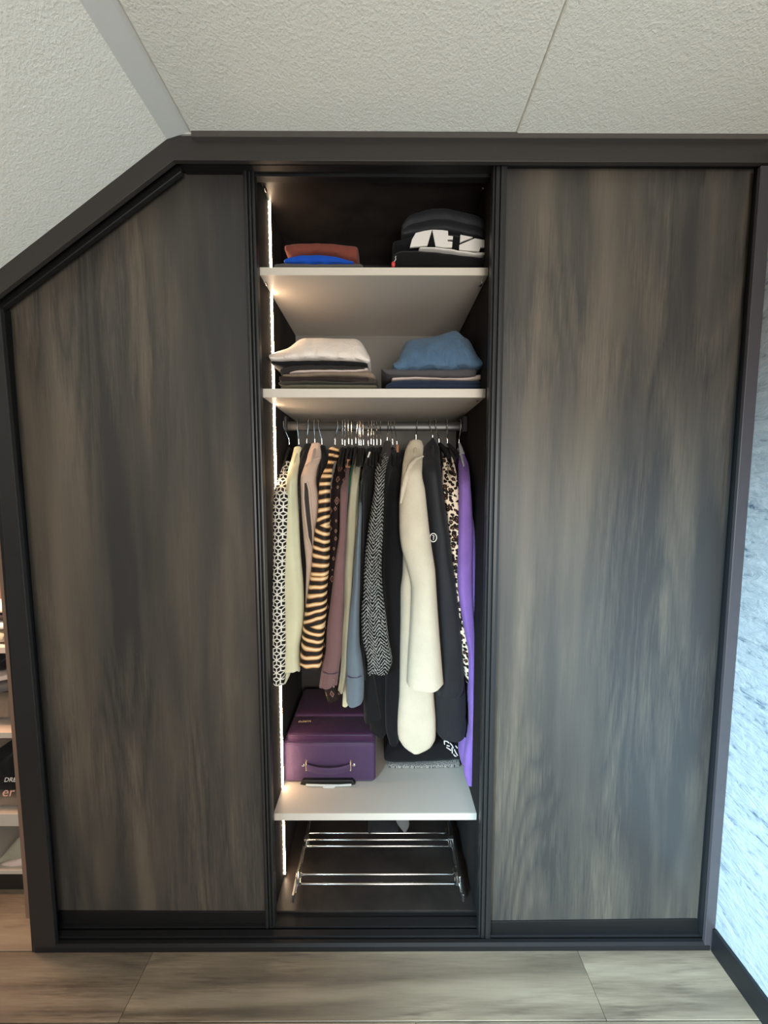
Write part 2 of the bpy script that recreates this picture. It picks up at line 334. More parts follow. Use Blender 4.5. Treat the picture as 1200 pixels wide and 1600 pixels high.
# doors
def stile_profile(wd, y0, ridges):
    """front outline with rounded ridges, closed at the back"""
    pr = []
    k = len(ridges)
    for (a, b, d) in ridges:
        pr += [(a*wd, y0+.012), (a*wd+.0006, y0+d), ((a+b)/2*wd, y0+d-.0015), (b*wd-.0006, y0+d), (b*wd, y0+.012)]
    pr += [(wd, y0+.03), (0, y0+.03)]
    return pr
YRD, YLD = .04, .07
rd = pp([(790, 263.5), (1178, 263), (1089.5, 1437), (760.5, 1441)], YRD)
rdo = prism('sliding_door', rd, YRD, YRD+.018, MT['door'], W); tag(rdo, 'right sliding door, full rectangle panel catching blue-grey daylight')
b0, b1 = pp([(745.5, 1462)], YRD)[0], pp([(768.5, 254)], YRD)[0]; wd = float(P(790, 263, YRD)[0]-P(768.5, 263, YRD)[0])
bar('stile', stile_profile(wd, YRD-.022, [(0, .16, .006), (.2, .5, .003), (.54, .98, .0)]), b0, b1, MT['frame'], rdo)
b0, b1 = pp([(1090, 1462)], YRD)[0], pp([(1179, 262)], YRD)[0]; wd = float(P(1104, 1437, YRD)[0]-P(1091, 1437, YRD)[0])
bar('stile', stile_profile(wd, YRD-.02, [(0, .3, .004), (.36, .68, .0), (.74, 1., .004)]), b0, b1, MT['frame'], rdo)
prism('bottom_rail', pp([(759.5, 1440.5), (1089.8, 1436.5), (1091, 1461), (756, 1464)], YRD-.004), YRD-.004, YRD+.02, MT['track'], rdo, .001)
ld = pp([(280, 271.5), (383.5, 273), (418, 1425), (91, 1424), (14, 476)], YLD)
ldo = prism('sliding_door', ld, YLD, YLD+.018, MT['door'], W); tag(ldo, 'left sliding door with its upper corner cut to the roof slope')
b0, b1 = pp([(418, 1462)], YLD)[0], pp([(383, 273)], YLD)[0]; wd = float(P(402, 300, YLD)[0]-P(384, 300, YLD)[0])*.92
bar('stile', stile_profile(wd, YLD-.02, [(0, .36, .0), (.42, .66, .003), (.72, 1., .006)]), b0, b1, MT['frame'], ldo)
b0, b1 = pp([(82, 1462)], YLD)[0], pp([(0, 478)], YLD)[0]; wd = float(P(58, 900, YLD)[0]-P(46, 900, YLD)[0])
bar('stile', stile_profile(wd, YLD-.02, [(0, .3, .004), (.36, .62, .0), (.7, 1., .006)]), b0, b1, MT['frame'], ldo)
prism('bottom_rail', pp([(91, 1424), (418, 1425), (419, 1452), (94, 1452)], YLD-.004), YLD-.004, YLD+.02, MT['track'], ldo, .001)
# carcass of the open bay
YB = .60
box('side_panel', (XL-.018, .1, .0), (XL, YB+.02, 2.655), MT['side'], W)
box('side_panel', (XI, .1, .0), (XI+.018, YB+.02, 2.655), MT['side'], W)
box('top_panel', (XL, .1, 2.647), (XI, YB+.02, 2.665), MT['inner'], W)
box('bottom_panel', (XL, .101, .0), (XI, YB, .028), MT['inner'], W, .001)
zsh = [float(P(406, 430, .11)[2]), float(P(411, 621, .11)[2]), float(P(428, 1281.5, .11)[2])]
ztop = [float(P(406, 418, .11)[2]), float(P(411, 607.5, .11)[2]), float(P(428, 1271, .11)[2])]
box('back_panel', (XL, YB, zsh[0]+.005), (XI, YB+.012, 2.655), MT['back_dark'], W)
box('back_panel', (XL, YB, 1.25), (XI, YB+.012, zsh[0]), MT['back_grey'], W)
box('back_panel', (XL, YB, zsh[2]+.005), (XI, YB+.012, 1.2495), MT['back_dark'], W)  # lower back coloured dark to stand for the shade behind the clothes
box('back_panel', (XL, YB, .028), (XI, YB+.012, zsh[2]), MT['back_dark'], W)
shelves = []
for a, b in zip(zsh, ztop):
    s = box('shelf', (XL, .112, a), (XI, YB, b), MT['shelf'], W, .001); shelves.append(s)
    box('edge_band', (XL-.006, .109, a), (XI+.004, .1125, b), MT['shelf_edge'], s)
def fitting(px, py, Y, parent, r=.0062):
    c = P(px, py, Y); k = 12
    V = [(c[0]+rr*math.cos(q), c[1]+dy, c[2]+rr*math.sin(q)) for rr, dy in ((r, .012), (r, 0), (r*.75, -.003), (r*.3, -.002)) for q in np.arange(k)*2*math.pi/k]
    Fc = [(i*k+j, i*k+(j+1) % k, (i+1)*k+(j+1) % k, (i+1)*k+j) for i in range(3) for j in range(k)]+[tuple(range(3*k, 4*k)), tuple(range(k))]
    link('shelf_fitting', V, Fc, MT['chrome'], parent, True)
for px, py, q in ((413, 293, W), (755.5, 293, W), (414, 441, shelves[0]), (751.5, 442.5, shelves[0]), (747, 623.5, shelves[1])): fitting(px, py, .15, q)
c = P(582, 288, .2); box('top_clip', (c[0]-.012, .2, c[2]-.012), (c[0]+.012, .212, 2.648), MT['steel'], W, .002)
for px, py in ((722, 1442), (736, 1440), (741, 1456)):
    c = P(px, py, .075); box('track_screw', (c[0]-.003, .07, c[2]-.003), (c[0]+.003, .085, c[2]+.003), MT['chrome'], W, .001)
# clothes rail
YR = .375; zr = float(P(580, 666, YR)[2])
pr = [(YR+.008*math.cos(q), zr+.019*math.sin(q)) for q in np.arange(20)*2*math.pi/20]
vv = [(XL, y, z) for y, z in pr]+[(XI, y, z) for y, z in pr]
rail = link('clothes_rail', vv, [tuple(range(20)), tuple(range(39, 19, -1))]+[(i, (i+1) % 20, (i+1) % 20+20, i+20) for i in range(20)], MT['rail'], W, True)
for x0, x1 in ((XL, XL+.014), (XI-.022, XI)):
    box('rail_bracket', (x0, YR-.02, zr-.026), (x1, YR+.02, zr+.04), MT['track'], rail, .004)
# ------------------------------------------------------------------ LED strip up the left side panel
L = empty('led_strip', (XL, .222, .03), 'warm white LED strip running up the left side panel of the open bay', 'light')
for a, b in ((.04, zsh[2]-.001), (ztop[2]+.001, zsh[1]-.001), (ztop[1]+.001, zsh[0]-.001), (ztop[0]+.001, 2.646)):
    s = box('light_segment', (XL+.0005, .2185, a), (XL+.006, .2255, b), MT['glow'], L)
    box('emitter', (XL+.006, .2188, a), (XL+.0066, .2252, b), MT['led'], s)
    V = []; Fc = []
    for z in np.arange(a+.01, b-.006, .021):
        o = len(V); V += [(XL+.0005+dx, .2135+dy, z+dz) for dx in (0, .003) for dy in (0, .005) for dz in (0, .004)]
        Fc += [tuple(o+i for i in q) for q in ((0, 1, 3, 2), (4, 6, 7, 5), (0, 4, 5, 1), (2, 3, 7, 6), (0, 2, 6, 4), (1, 5, 7, 3))]
    tag(link('led_reflections', V, Fc, MT['reflection'], s), kind='stuff')  # glowing dots stand in for the strip's reflections in the side panel
# ------------------------------------------------------------------ low shelf unit to the left, under the slope
XU = float(P(30, 1300, .1)[0])
U = empty('shelf_unit', (-1.7, .3, 0), 'low open shelf unit left of the wardrobe, glowing warm behind the frame', 'shelf')
a0, a1 = P(-6, 760, .1), P(46, 1462, .1)
prism('side_panel', [(float(P(42, 1462, .1)[0]), 0), (a1[0]+.03, 0), (a1[0]+.03, 1.7), (float(P(-5.5, 845, .1)[0]), 1.7)], .102, .6, MT['warmpanel'], U)
box('back_panel', (-2.3, .6, 0), (XU+.02, .615, 1.5), MT['warmpanel'], U)
ush = []
for py0, py1, px in ((1011.5, 1021, 9), (1144.7, 1153.5, 20), (1272, 1291, 31), (1360, 1366, 38)):
    t, b = P(px, py0, .18), P(px, py1, .18)
    box('shelf', (-2.3, .18, b[2]), (P(px, py0, .18)[0], .6, t[2]), MT['shelf'], U, .001); ush.append((float(t[2]), float(t[0])))
box('plinth', (-2.3, .2, 0), (XU-.005, .22, ush[3][0]-.02), MT['back_dark'], U)
area('shelf_unit_lamp', (-1.75, .15, 1.25), (math.radians(25), 0, 0), .5, .04, (1, .6, .4), 5)

# ------------------------------------------------------------------ cloth builders
def catmull(xs, ys, q):
    xs = np.array(xs, float); ys = np.array(ys, float); m = np.gradient(ys, xs) if len(xs) > 2 else np.full(len(xs), (ys[-1]-ys[0])/(xs[-1]-xs[0]))
    for i in range(len(xs)-1):                                  # keep it monotone between samples
        d = (ys[i+1]-ys[i])/(xs[i+1]-xs[i])
        for k in (i, i+1):
            if m[k]*d < 0: m[k] = 0
            elif abs(m[k]) > 2.5*abs(d): m[k] = 2.5*d
    i = np.clip(np.searchsorted(xs, q)-1, 0, len(xs)-2); h = xs[i+1]-xs[i]; t = (q-xs[i])/h
    return (2*t**3-3*t**2+1)*ys[i]+(t**3-2*t**2+t)*h*m[i]+(-2*t**3+3*t**2)*ys[i+1]+(t**3-t**2)*h*m[i+1]
def loft_rings(rings, closed_top=True, hollow=True):
    n = len(rings[0]); V = [q for r in rings for q in r]; Fc = []
    for i in range(len(rings)-1):
        for j in range(n): Fc.append((i*n+j, i*n+(j+1) % n, (i+1)*n+(j+1) % n, (i+1)*n+j))
    Fc.append(tuple(range(n))[::-1]); Fc.append(tuple(range((len(rings)-1)*n, len(rings)*n)))
    return V, Fc
def sleeve(name, rows, Yf, material, parent, b=.042, fold=.1, seed=0, drop=.13, top_y=None, n=32, wob=.0, hw=.6):
    """hanging front of a garment: closed rings from shoulder to hem; rows = (py, px left, px right)"""
    rnd = random.Random(seed); ph = [rnd.uniform(0, 6.28) for _ in range(6)]
    py = [r[0] for r in rows]; ztop = P(600, py[0], Yf)[2]; ty = top_y if top_y is not None else YR-.05
    q = np.linspace(py[0], py[-1], max(14, int((py[-1]-py[0])/7))); q = np.concatenate([q[:-2], np.linspace(q[-2], q[-1], 4)])
    xl = catmull(py, [r[1] for r in rows], q); xr_ = catmull(py, [r[2] for r in rows], q)
    rings = []; uvs = []; cs = []
    for k, y in enumerate(q):
        dz = max(0, ztop-P(600, y, Yf)[2]); s = max(0, 1-dz/drop); s = s*s*(3-2*s)
        Y = Yf+(ty-Yf)*s
        A, B = P(xl[k], y, Y), P(xr_[k], y, Y); xc = (A[0]+B[0])/2; a = max(.002, (B[0]-A[0])/2); z = (A[2]+B[2])/2
        bb = b*(1-.45*s)
        ring = []
        for j in range(n):
            th = 2*math.pi*j/n; c, sn = math.cos(th), math.sin(th)
            fx = math.copysign(abs(c)**.8, c); fy = math.copysign(abs(sn)**.8, sn)
            f = fold*(math.sin(3*th+ph[0]+z*2.2)*.5+math.sin(5*th+ph[1]-z*3.1)*.3+math.sin(z*31+ph[2]+2*th)*.16)*min(1, (k+1)/6)
            y_ = Y+bb-(bb*(1+f*1.5))*fy
            x_ = xc+a*(1+f*.35)*fx+wob*math.sin(z*26+ph[3]+th)
            dzh = hw*(.012*math.sin(2*th+ph[4])+.006*math.sin(5*th+ph[5]))*max(0, (k-len(q)+5)/5)*min(1, a/.03)
            ring.append((x_, y_, z+dzh)); uvs.append((fx*a if sn >= 0 else (2*a-abs(fx*a))*(1 if c > 0 else -1), z))
        rings.append(ring); cs.append((z, xc, a, Y))
    # close the shoulder, turn the hem inwards
    def inner(r, k, dz, dy=0):
        c = np.mean(np.array(r), axis=0); return [tuple(c+(np.array(p)-c)*k+np.array([0, 0, dz])) for p in r]
    t = inner(rings[0], .55, .005); h1 = inner(rings[-1], .86, .004); h2 = inner(rings[-1], .7, .03)
    uvs = uvs[:n]+uvs+uvs[-n:]+uvs[-n:]
    rings = [t]+rings+[h1, h2]
    V, Fc = loft_rings(rings)
    o = link(name, V, Fc, material, parent, True, uvs)
    return o, cs
def body(name, cs, hem, material, parent, yc, depth=.165, kx=.5, amax=.011, seed=0):
    """the rest of the garment behind the front sleeve, hanging from the shoulders, thin in X"""
    rnd = random.Random(seed+99); ph = rnd.uniform(0, 6.28); zt = cs[0][0]-.004; n = 32; rings = []; uvs = []
    zs = np.linspace(zt, hem, 30); zz = [c[0] for c in cs][::-1]
    for k, z in enumerate(zs):
        xc = np.interp(z, zz, [c[1] for c in cs][::-1]); a = min(amax, kx*np.interp(z, zz, [c[2] for c in cs][::-1]))
        s = min(1, (zt-z)/.11); d = .035+(depth-.035)*math.sqrt(max(0, s*(2-s)))*(.94+.06*min(1, (zt-z)/.5))
        ring = []
        for j in range(n):
            th = 2*math.pi*j/n; f = 1+.25*math.sin(4*th+ph+z*3)+.15*math.sin(7*th-z*4)
            ring.append((xc+a*f*math.cos(th), yc-d*math.sin(th), z+.004*math.sin(3*th+ph)*(k > 26))); uvs.append((d*(1-math.sin(th))*(1 if math.cos(th) > 0 else -1), z))
        rings.append(ring)
    V, Fc = loft_rings(rings); return link(name, V, Fc, material, parent, True, uvs)
def garment(name, label, cat, rows, material, Yf=.17, hem=None, b=.042, fold=.1, parts=('sleeve', 'body'), seed=0, back=True, amax=.011, **kw):
    z0 = float(P(600, rows[0][0], YR-.05)[2]); x0 = float(P((rows[0][1]+rows[0][2])/2, rows[0][0], YR-.05)[0])
    t = empty(name, (x0, YR, z0), label, cat, 'clothes hanging on the rail')
    s, cs = sleeve(parts[0], rows, Yf, material, t, b, fold, seed, **kw)
    yb = Yf+2*b+.01
    if back:
        h = hem if hem is not None else cs[-1][0]+.05
        d = min(.17, YB-.012-YR-.0); yc = YR
        body(parts[1], cs, h, material, t, yc+.028, min(d, YR+.028-(Yf+b*.8)), seed=seed, amax=amax)
    return t, cs
# ------------------------------------------------------------------ clothes on the rail, from left to right
BZ = 'blouse'
g1, _ = garment(BZ, 'black blouse with white lattice cube print, leftmost on the rail', 'blouse', [(722, 444, 453), (745, 433, 453), (765, 427, 450), (800, 424, 448), (870, 424, 445), (925, 423, 443), (990, 422, 444), (1040, 420.5, 444), (1071, 421, 442)], MT['lattice'], .145, b=.03, fold=.05, seed=1)
g2, c2 = garment('shirt', 'cream long-sleeved shirt with gathered cuff, next to the lattice-print blouse', 'shirt', [(699, 458, 470), (712, 455, 471), (730, 449, 464), (755, 445, 460), (800, 440, 462), (860, 434, 465), (925, 437, 470), (958, 439, 471), (990, 441, 468.5), (1020, 442.5, 464), (1027, 442, 464), (1053, 440, 465)], MT['cream'], .165, b=.034, fold=.13, seed=2)
sleeve('cuff', [(1046, 441, 452), (1058, 440.5, 451), (1069, 442, 446)], .19, MT['cream'], g2, .02, .1, 3, drop=.001)
garment('cardigan', 'black garment between the cream shirt and the beige fuzzy vest', 'cardigan', [(694, 474, 488), (720, 462, 482), (760, 460, 476), (860, 462, 480), (960, 465, 480), (1012, 465, 480)], MT['blackf'], .235, b=.035, seed=4)
g4, c4 = garment('vest', 'beige fuzzy sleeveless vest with an open armhole, left of the zebra blouse', 'vest', [(693, 485, 500), (706, 480, 501), (716, 478, 500), (727, 474, 495), (750, 467, 491), (780, 468, 496), (840, 472, 495), (890, 476.5, 490), (930, 476, 484), (968, 475.5, 482)], MT['beige'], .2, b=.032, fold=.06, parts=('front_edge', 'body'), seed=5)
# armhole: recessed dark lining with a rolled rim; collar
rim = [(474, 755), (480, 753), (483, 765), (485, 790), (489, 830), (490, 858), (487, 856), (481, 840), (477, 810), (474, 780)]
pts = [P(x, y, .197) for x, y in rim]
tube('armhole_rim', pts, .0042, MT['beige'], g4, closed=True)
link('armhole_lining', [tuple(p+np.array([0, .001, 0])) for p in pts], [tuple(range(len(pts)))], MT['lining'], g4)
tube('collar', [P(x, y, Y) for x, y, Y in ((499, 715, .285), (492, 718, .275), (484, 723, .26), (478, 728, .235))], [.004, .006, .006, .004], MT['beige'], g4)
garment('jacket', 'black jacket shoulder showing right of the beige fuzzy vest collar', 'jacket', [(697, 499, 508), (720, 501, 513), (760, 494, 508), (800, 490, 502), (900, 482, 500)], MT['blackf2'], .25, b=.035, seed=6)
g6, _ = garment(BZ, 'zebra-striped blouse in tan, cream and black', 'blouse', [(700, 513, 528.5), (714, 512, 530), (724, 510.5, 523), (738, 503, 520), (754, 497, 514), (775, 496, 513.5), (798, 495, 513), (835, 489, 513), (865, 486, 513), (892, 484, 511.5), (925, 479, 509), (958, 474, 508), (990, 470, 505), (1022, 467, 502), (1047, 465.5, 499.5)], MT['zebra'], .158, b=.036, fold=.06, seed=7)
garment('dress', 'dark dress with small rust diamond print, between zebra blouse and burgundy shirt', 'dress', [(712, 524, 532), (735, 519, 540), (770, 513, 536), (860, 511, 530), (950, 508, 525), (1000, 503, 524), (1045, 500, 524), (1075, 503, 528), (1096, 508, 532)], MT['paisley'], .215, b=.036, seed=8)
tube('front_edge', [P(x, y, .212) for x, y in ((524, 722), (519, 742), (515.5, 765), (514, 800), (513.5, 840))], .0042, MT['greyf'], bpy.data.objects['dress'])
g8, _ = garment('shirt', 'dusty burgundy shirt with buttoned cuff', 'shirt', [(722, 539, 546.5), (745, 536, 545), (768, 530, 543), (830, 529, 540), (880, 522, 538), (925, 517, 537), (990, 509, 534), (1023, 507, 533), (1045, 502, 529.5), (1076, 497, 526)], MT['burg'], .176, b=.034, fold=.08, seed=9)
rbox('collar_tab', tuple(P(539.5, 731, .26)), tuple(P(547, 717.5, .26)+np.array([0, .02, 0])), .003, MT['tan'], g8)
tube('cuff_seam', [P(x, y, .1745) for x, y in ((504, 1050), (513, 1053), (522, 1053), (528, 1051))], .0016, MT['seam'], g8)
for i in range(2): tube('button', [P(521+i*.5, 1062+i*11, .1745), P(521+i*.5, 1062+i*11, .171)], .0035, MT['taupe'], g8)
garment('top', 'teal green top peeking out left of the khaki shirt', 'top', [(716, 551, 556), (740, 546, 554), (765, 543, 551), (800, 543, 550), (900, 540, 548)], MT['teal'], .235, b=.03, seed=10)
g10, _ = garment('shirt', 'pale khaki shirt with long sleeve, between burgundy and slate shirts', 'shirt', [(709, 556, 564), (725, 552, 563), (770, 545, 558), (840, 540, 555), (900, 537.5, 551), (960, 536, 549), (1010, 533, 546), (1050, 531, 543), (1083, 527, 537)], MT['khaki'], .196, b=.034, fold=.14, seed=11)
garment('shirt', 'cream-lined beige shirt hem showing under the slate cuff', 'shirt', [(760, 554, 562), (850, 548, 557), (950, 541, 553), (1040, 537, 549), (1105, 534, 545)], MT['cream'], .215, b=.03, seed=12)
g11, _ = garment('shirt', 'slate blue-grey shirt with long cuff, lowest hem of the middle group', 'shirt', [(752, 561, 566), (800, 559, 564.5), (850, 555, 563), (925, 549, 561.5), (975, 544, 560.5), (1010, 541, 561), (1030, 540, 564), (1055, 540, 567), (1080, 539, 568), (1103, 540, 567)], MT['slate'], .17, b=.034, fold=.09, seed=13)
tube('cuff_seam', [P(x, y, .168) for x, y in ((541, 1056), (548, 1059), (558, 1059), (566, 1056))], .0016, MT['seam'], g11)
garment(BZ, 'black blouse with a glittering silver bead edge right of the khaki shirt', 'blouse', [(706, 572, 579), (730, 567, 577), (770, 562, 574), (860, 562, 572), (960, 562, 570), (1062, 565, 573)], MT['blackf3'], .225, b=.034, seed=14)
q = [o for o in COL.objects if o.get('label', '').startswith('black blouse with a glittering')][0]
V = []; Fc = []
for i in range(46):
    t = i/45; y = 712+t*75; x = np.interp(y, [712, 740, 787], [574, 566.5, 562.5])+random.uniform(-.8, .8); c = P(x, y, .222+.05*max(0, 1-t*2)); o = len(V); r = .0022
    V += [tuple(c+np.array(d)*r) for d in ((-1, 0, 0), (0, 0, -1), (1, 0, 0), (0, 0, 1), (0, -1, 0), (0, 1, 0))]; Fc += [tuple(o+k for k in f) for f in ((0, 1, 4), (1, 2, 4), (2, 3, 4), (3, 0, 4), (1, 0, 5), (2, 1, 5), (3, 2, 5), (0, 3, 5))]
tag(link('silver_beads', V, Fc, MT['chrome'], q), kind='stuff')
tube('white_strap', [P(x, y, .29) for x, y in ((572.5, 722), (575, 714), (578, 706))], .0035, MT['white'], q)
garment('jacket', 'thin black jacket just left of the grey tweed coat', 'jacket', [(700, 578, 588), (730, 574, 588), (800, 568, 586), (900, 563, 578), (1000, 563, 575), (1080, 566, 588), (1130, 568, 596)], MT['blackf'], .23, b=.034, seed=15)
garment('cardigan', 'long black cardigan mostly hidden behind the grey tweed coat', 'cardigan', [(699, 590, 598), (730, 588, 600), (800, 584, 600), (950, 575, 602), (1080, 572, 604), (1150, 578, 606)], MT['blackf2'], .26, b=.034, seed=16)
g15, _ = garment('coat', 'black and white herringbone tweed coat', 'coat', [(697, 598, 610), (713, 594, 608), (737, 585.5, 602.5), (757, 585, 601), (790, 580, 600), (840, 573, 598), (890, 568, 596), (922, 567, 597.5), (965, 563.5, 603), (1007, 566, 608), (1040, 573, 613.5), (1057, 574, 606)], MT['tweed'], .155, b=.042, fold=.06, seed=17)
sleeve('collar', [(690, 600, 611), (705, 596, 611), (722, 592, 604)], .27, MT['dgrey'], g15, .03, .05, 18, top_y=.31)
garment('jacket', 'dark jacket squeezed between the tweed coat and the long black coat', 'jacket', [(704, 610, 620), (730, 604, 618), (790, 600, 616), (900, 598, 614), (1000, 600, 614), (1090, 602, 618)], MT['blackf3'], .25, b=.034, seed=19)
garment('coat', 'long plain black coat directly left of the cream teddy coat', 'coat', [(704, 625, 637), (725, 613, 637), (760, 604, 637), (850, 599, 640), (900, 598, 637), (925, 600, 632), (960, 602, 630), (1050, 603, 629), (1092, 601, 627), (1143, 602, 625), (1166, 608, 623)], MT['blackf2'], .23, b=.04, fold=.08, seed=20)
g18, _ = garment('coat', 'cream teddy fleece coat, long and bright', 'coat', [(688, 641, 660), (697, 636, 663), (713, 632, 662), (740, 629, 661.5), (763, 627, 666), (790, 625, 669), (823, 625, 672.5), (857, 628, 677), (890, 637, 682), (925, 644, 684.5), (965, 643, 687), (1030, 639, 692), (1079, 636.5, 696)], MT['teddy'], .15, b=.05, fold=.05, seed=21, hem=float(P(650, 1150, .3)[2]))
sleeve('front_panel', [(850, 630, 664), (900, 629, 668), (925, 626, 670), (965, 626, 674), (1030, 625, 678), (1092, 624, 680), (1140, 621, 683), (1158, 622, 683), (1170, 627, 679), (1176, 634, 671), (1178.5, 641, 662)], .205, MT['teddy'], g18, .045, .03, 22, drop=.001, hw=.05)
tube('lapel', [P(x, y, Y) for x, y, Y in ((661, 713, .25), (650, 718, .224), (641, 728, .192), (635, 745, .161), (630, 765, .149), (626, 786, .16))], [.004, .008, .0095, .010, .009, .004], MT['teddy'], g18)
g19, _ = garment('jacket', 'charcoal padded jacket with a round white emblem, right of the teddy coat', 'jacket', [(685, 675, 679), (697, 664, 687), (713, 661, 689), (740, 661, 692), (790, 668, 698), (840, 674, 705), (890, 680, 711), (944, 684, 720), (984, 687, 723), (991, 688, 723), (1000, 688, 725), (1040, 690, 727), (1082, 685, 728), (1092, 686, 720)], MT['blackf3'], .2, b=.042, fold=.07, seed=23, hem=float(P(650, 1135, .3)[2]))
sleeve('front_panel', [(1000, 684, 722), (1060, 681, 727), (1090, 680, 730), (1126, 681, 731), (1131, 683, 729), (1136, 682, 732), (1150, 683, 731), (1158, 690, 729)], .232, MT['blackf3'], g19, .035, .05, 24, drop=.001)
cc = P(677, 840, .197); rr = 6.6*1.35/565
em = tube('emblem', [cc+np.array([rr*math.sin(t)*.8, 0, rr*math.cos(t)]) for t in np.arange(24)*2*math.pi/24], .0021, MT['white'], g19, 6, closed=True)
tube('emblem_figure', [cc+np.array([rr*a, 0, rr*b_]) for a, b_ in ((-.25, .45), (.1, .5), (.2, .2), (-.1, -.05), (.15, -.2), (-.05, -.55))], .0017, MT['white'], em, 6)
g21, _ = garment(BZ, 'leopard-print blouse hanging left of the purple jumper', 'blouse', [(714, 691, 709), (740, 692, 714.5), (765, 692, 718), (790, 698, 720), (823, 702, 721), (857, 706, 721), (890, 710, 722), (960, 715, 728), (1030, 723, 736), (1068, 730, 738)], MT['leopard'], .212, b=.03, fold=.16, seed=25)
g22, _ = garment('jumper', 'purple fuzzy knitted jumper, rightmost on the rail', 'jumper', [(708, 719, 725.5), (723, 718, 733), (740, 719, 736), (765, 720, 738), (790, 719, 740), (840, 718, 742), (890, 717, 741), (922, 718, 741), (986, 727, 744), (1029, 734, 746), (1092, 735, 746), (1146, 736, 746), (1165, 732, 745.5), (1190, 728, 745), (1213, 727, 744), (1229, 731, 741)], MT['purple'], .185, b=.032, fold=.05, seed=26)
sleeve('sleeve', [(790, 731, 737), (830, 734, 744), (890, 736, 746.5), (950, 736, 747), (1010, 737, 747), (1040, 738, 746)], .2, MT['purple'], g22, .03, .03, 27, drop=.001)
sleeve('hem', [(1150, 726, 738), (1168, 721, 737), (1185, 720, 735), (1197, 722, 733)], .24, MT['purple'], g22, .04, .05, 28, drop=.001)

# ------------------------------------------------------------------ hangers
def hanger_parts(root, neck, hx):
    """hook over the rail, black shoulder bar; neck = (x, z); hx = x of the hook on the rail"""
    x, z = neck; y = YR; R = .0205
    zc = zr+.006
    pts = [(x, y, z), (x, y, z+.012), (x+(hx-x)*.25, y-.008, z+.028), (hx, y-R*1.05, zc-.012)]
    for t in np.linspace(math.pi*1.02, math.pi*-.15, 9): pts.append((hx, y+R*math.cos(t)*1.0, zc+(R-.002)*math.sin(t)+.004))
    tube('hook', pts, .0017, MT['chrome'], root, 6)
    tube('hook_ferrule', [(x, y, z-.004), (x+(hx-x)*.06, y-.002, z+.022)], .003, MT['chrome'], root, 8)
bar_me = None
def shoulder_bar(root, x, z, mt, dep=.17):
    z -= .012
    pts = [(x, YR-dep, z-.075), (x, YR-dep*.6, z-.04), (x, YR-dep*.2, z-.006), (x, YR, z), (x, YR+dep*.2, z-.006), (x, YR+dep*.6, z-.04), (x, YR+dep, z-.075)]
    tube('shoulder_bar', pts, [.004, .0058, .007, .0085, .007, .0058, .004], mt, root, 8)
HG = [(445, 452, 'black hanger of the lattice-print blouse, at the left end of the rail'), (466, 467, 'black hanger of the cream shirt'), (483, 479.5, 'black hanger of the black garment beside the cream shirt'), (492, 492, 'black hanger of the beige fuzzy vest'), (498.5, 503, 'black hanger right of the beige vest, hook leaning right'), (528.5, 523.5, 'black hanger of the zebra-striped blouse, hook curving right')]
mid = [(536, 535), (540, 539), (545, 545), (550, 550), (559, 556), (562, 561), (564, 564), (567.5, 568), (576, 575.5), (581, 580), (584.5, 584), (588.5, 589), (594.5, 595)]
ORD = 'first second third fourth fifth sixth seventh eighth ninth tenth eleventh twelfth thirteenth'.split()
HG += [(a, b, None) for a, b in mid]
HG += [(606.5, 605, 'black hanger of the herringbone tweed coat'), (610.5, 613.5, 'black hanger just right of the tweed coat'), (616, 620.5, 'hanger with a tan leather neck in front of the long black coat'), (651, 650, 'hanger of the cream teddy coat'), (671, 676, 'black hanger of the charcoal padded jacket'), (680, 686, 'black hanger with a thick padded bar, between padded jacket and leopard blouse'), (697.5, 699, 'black hanger of the leopard-print blouse'), (718.5, 717, 'hanger with a clear grey neck holding the purple jumper')]
zn = float(P(600, 693, YR)[2])
for hx, nx, lab in HG:
    dy = {651: -7, 671: -6, 606.5: -3, 718.5: 1, 616: 4}.get(hx, random.uniform(-1.5, 2.5)*(lab is None))
    X, Z = float(P(nx, 693, YR)[0]), zn-dy*.0026
    t = empty('clothes_hanger', (X, YR, Z), lab or ('%s black hanger to the right of the zebra-striped blouse hanger' % ORD[len([1 for q in HG[:HG.index((hx, nx, lab))] if q[2] is None])]), 'hanger', 'hangers on the rail')
    hanger_parts(t, (X, Z), float(P(hx, 666, YR)[0]))
    mt = MT['silverclear'] if hx == 718.5 else MT['black']
    shoulder_bar(t, X, Z-.01, mt, .02 if hx in (492, 651, 671, 606.5, 466, 528.5) else .10 if lab else .14)
    if hx == 616: rbox('neck_wrap', (X-.006, YR-.03, Z-.034), (X+.006, YR-.012, Z+.004), .003, MT['tan'], t)
    if hx == 718.5: tube('clear_neck', [(X, YR-.012, Z+.004), (X+.001, YR-.03, Z-.02), (X+.003, YR-.05, Z-.045)], [.003, .009, .011], MT['silverclear'], t)
    if hx in (680, 697.5): tube('front_arm', [(X, YR-.02, Z-.004), (X+.012, YR-.06, Z-.03), (X+.024, YR-.1, Z-.062)], [.008, .0125, .011] if hx == 680 else [.005, .008, .008], MT['black'], t)

